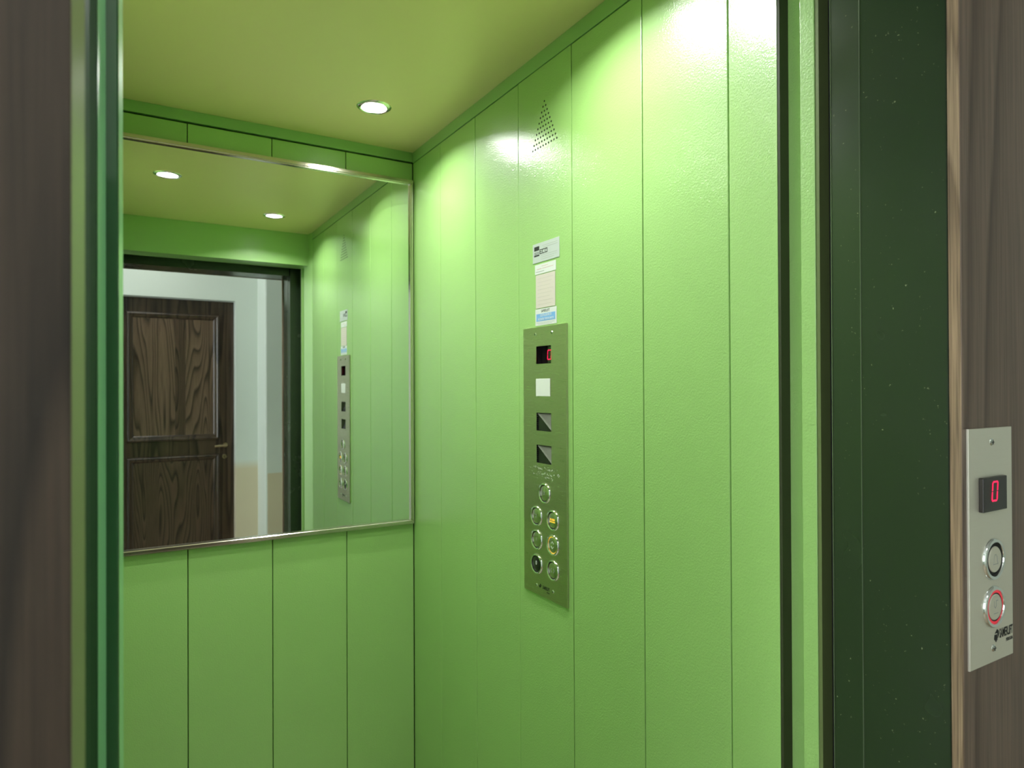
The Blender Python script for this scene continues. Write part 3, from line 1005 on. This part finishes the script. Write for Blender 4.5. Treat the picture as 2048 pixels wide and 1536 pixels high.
# =================================================================== CALL STATION ON THE CASING
RY = Matrix(((1, 0, 0, 0), (0, 0, -1, 0), (0, 1, 0, 0), (0, 0, 0, 1)))      # local u -> x, v -> z, n -> -y
call = empty('call_station', Matrix.Translation((0.730, WY, ZC - 0.1545)) @ RY)
tag(call, 'satin steel lift call plate with red 0 display on the brown casing', 'call panel')
plate_with_holes('faceplate', -0.0425, 0.0425, -0.1135, 0.1135, 0.0002, 0.0022, [], M['steel_matt'], call, 0.0004)
screw(call, 0.0013, 0.0997, 0.0022, 0.0036)
screw(call, 0.0020, -0.1000, 0.0022, 0.0036)
ds = box('display', -0.0245, 0.0220, 0.0338, 0.0665, 0.0022, 0.0066, M['dark_bezel'], call, 0.0007)
seven_zero('digit', -0.0030, 0.0530, 0.0098, 0.0180, 0.0067, M['red_led'], ds, 0.12, 0.0015)
for nm, v, halo, lab in (('bell', -0.0138, M['black'], 'chrome button with an engraved bell'), ('call', -0.0598, M['red_led_dim'], 'chrome button with a red lit ring')):
    b = lathe('button', [(0.0205, 0.0), (0.0203, 0.0014), (0.0192, 0.0026), (0.0178, 0.0029), (0.0165, 0.0026), (0.0160, 0.0014), (0.0160, 0.0002)], M['chrome'], call, (0.0022, v, 0.0022), 48)
    tag(b, lab)
    lathe('button_ring', [(0.0137, 0.0019), (0.0150, 0.0019), (0.0161, 0.0014)], halo, b, (0.0022, v, 0.0022), 48)
    lathe('button_gap', [(0.0120, 0.0012), (0.0137, 0.0019)], M['black'], b, (0.0022, v, 0.0022), 48)
    lathe('button_cap', [(0, 0.0024), (0.0118, 0.0024), (0.0125, 0.0018), (0.0126, 0.0004)], M['steel_matt'], b, (0.0022, v, 0.0022), 40)
    u = 0.0022
    nn = 0.0047
    if nm == 'bell':
        strokes('bell_mark', [[(u - 0.0048, v - 0.0045), (u + 0.0048, v - 0.0045), (u + 0.0036, v - 0.0024), (u + 0.0028, v + 0.0024), (u + 0.0012, v + 0.0046), (u - 0.0012, v + 0.0046), (u - 0.0028, v + 0.0024), (u - 0.0036, v - 0.0024), (u - 0.0048, v - 0.0045)]], 0.0005, nn - 0.0001, nn, M['ink_grey'], b)
    else:
        strokes('arrow_mark', [[(u - 0.0030, v + 0.0060), (u - 0.0030, v + 0.0010), (u - 0.0012, v - 0.0008), (u + 0.0008, v + 0.0010), (u + 0.0008, v + 0.0062)], [(u + 0.0008, v + 0.0062), (u + 0.0040, v + 0.0062)]], 0.0006, nn - 0.0001, nn, M['ink_grey'], b)
        strokes('foot_mark', [[(u - 0.004, v - 0.006), (u + 0.004, v - 0.006)]], 0.0006, nn - 0.0001, nn, M['ink_grey'], b)
emblem(call, 0.0083, -0.0893, 0.0100, 0.0125, 0.00222, M['ink'])
text('maker_lettering', 'SAMERLIFT', 0.0278, -0.0888, 0.00222, 0.0122, M['ink'], call, 0.46, bold=0.0003)
text('town_lettering', 'PERUGIA', 0.0345, -0.0970, 0.00222, 0.0044, M['ink'], call, 0.78, bold=0.00012)

# =================================================================== HANDRAIL ON THE LEFT WALL (mirrored in the steel plate)
hr = empty('handrail', loc=(L, 0.9, ZC - 0.47))
tag(hr, 'dark tubular handrail on the left cabin wall', 'handrail')
bm = bmesh.new()
bmesh.ops.create_cone(bm, cap_ends=True, segments=20, radius1=0.016, radius2=0.016, depth=0.8, matrix=Matrix.Translation((0.045, 0.35, 0)) @ Matrix.Rotation(math.pi / 2, 4, 'X'))
link('rail_tube', bm, M['rail'], hr)
for yy in (0.05, 0.65):
    box('bracket', 0.0005, 0.034, yy - 0.01, yy + 0.01, -0.01, 0.01, M['rail'], hr, 0.002)

# =================================================================== DOWNLIGHTS


def downlight(x, y, lab):
    root = empty('downlight', loc=(x, y, HC))
    tag(root, lab, 'ceiling light', 'recessed spotlights in the cabin ceiling')
    lathe('trim_ring', [(0.0300, -0.0005), (0.0305, -0.0030), (0.0345, -0.0042), (0.0400, -0.0022), (0.0415, -0.0004)], M['chrome'], root, (0, 0, 0), 40)
    lathe('lens', [(0.0, -0.0016), (0.020, -0.0018), (0.0302, -0.0014)], M['lens'], root, (0, 0, 0), 32)
    ld = bpy.data.lights.new('lamp', 'AREA')
    ld.shape = 'DISK'
    ld.size = 0.058
    ld.spread = math.radians(144)
    ld.energy = SPOT_W
    ld.color = (0.97, 1.0, 0.96)
    lo = bpy.data.objects.new('lamp', ld)
    COL.objects.link(lo)
    lo.parent = root
    lo.location = (0, 0, -0.0046)
    return root


downlight(*LAMPS[0], 'lit recessed spotlight in the ceiling nearest the mirror')
downlight(*LAMPS[1], 'lit recessed spotlight nearest the cabin entrance at the top edge')
downlight(*LAMPS[2], 'lit recessed spotlight on the left of the cabin ceiling')

# added lamp, out of view, brightens the landing seen in the mirror
hl = empty('landing_lamp', loc=(0.15, -0.70, HALL_H))
tag(hl, 'round white ceiling lamp of the landing, above the picture', 'ceiling light')
lathe('lamp_base', [(0.0, -0.001), (0.14, -0.001), (0.14, -0.02), (0.13, -0.03)], M['white_plastic'], hl)
lathe('lamp_shade', [(0.13, -0.022), (0.12, -0.05), (0.08, -0.072), (0.0, -0.08)], plain('lit_shade', (0.9, 0.9, 0.88, 1), 0.5, emit=(1.0, 0.96, 0.9, 1), emit_s=FILL_E), hl)
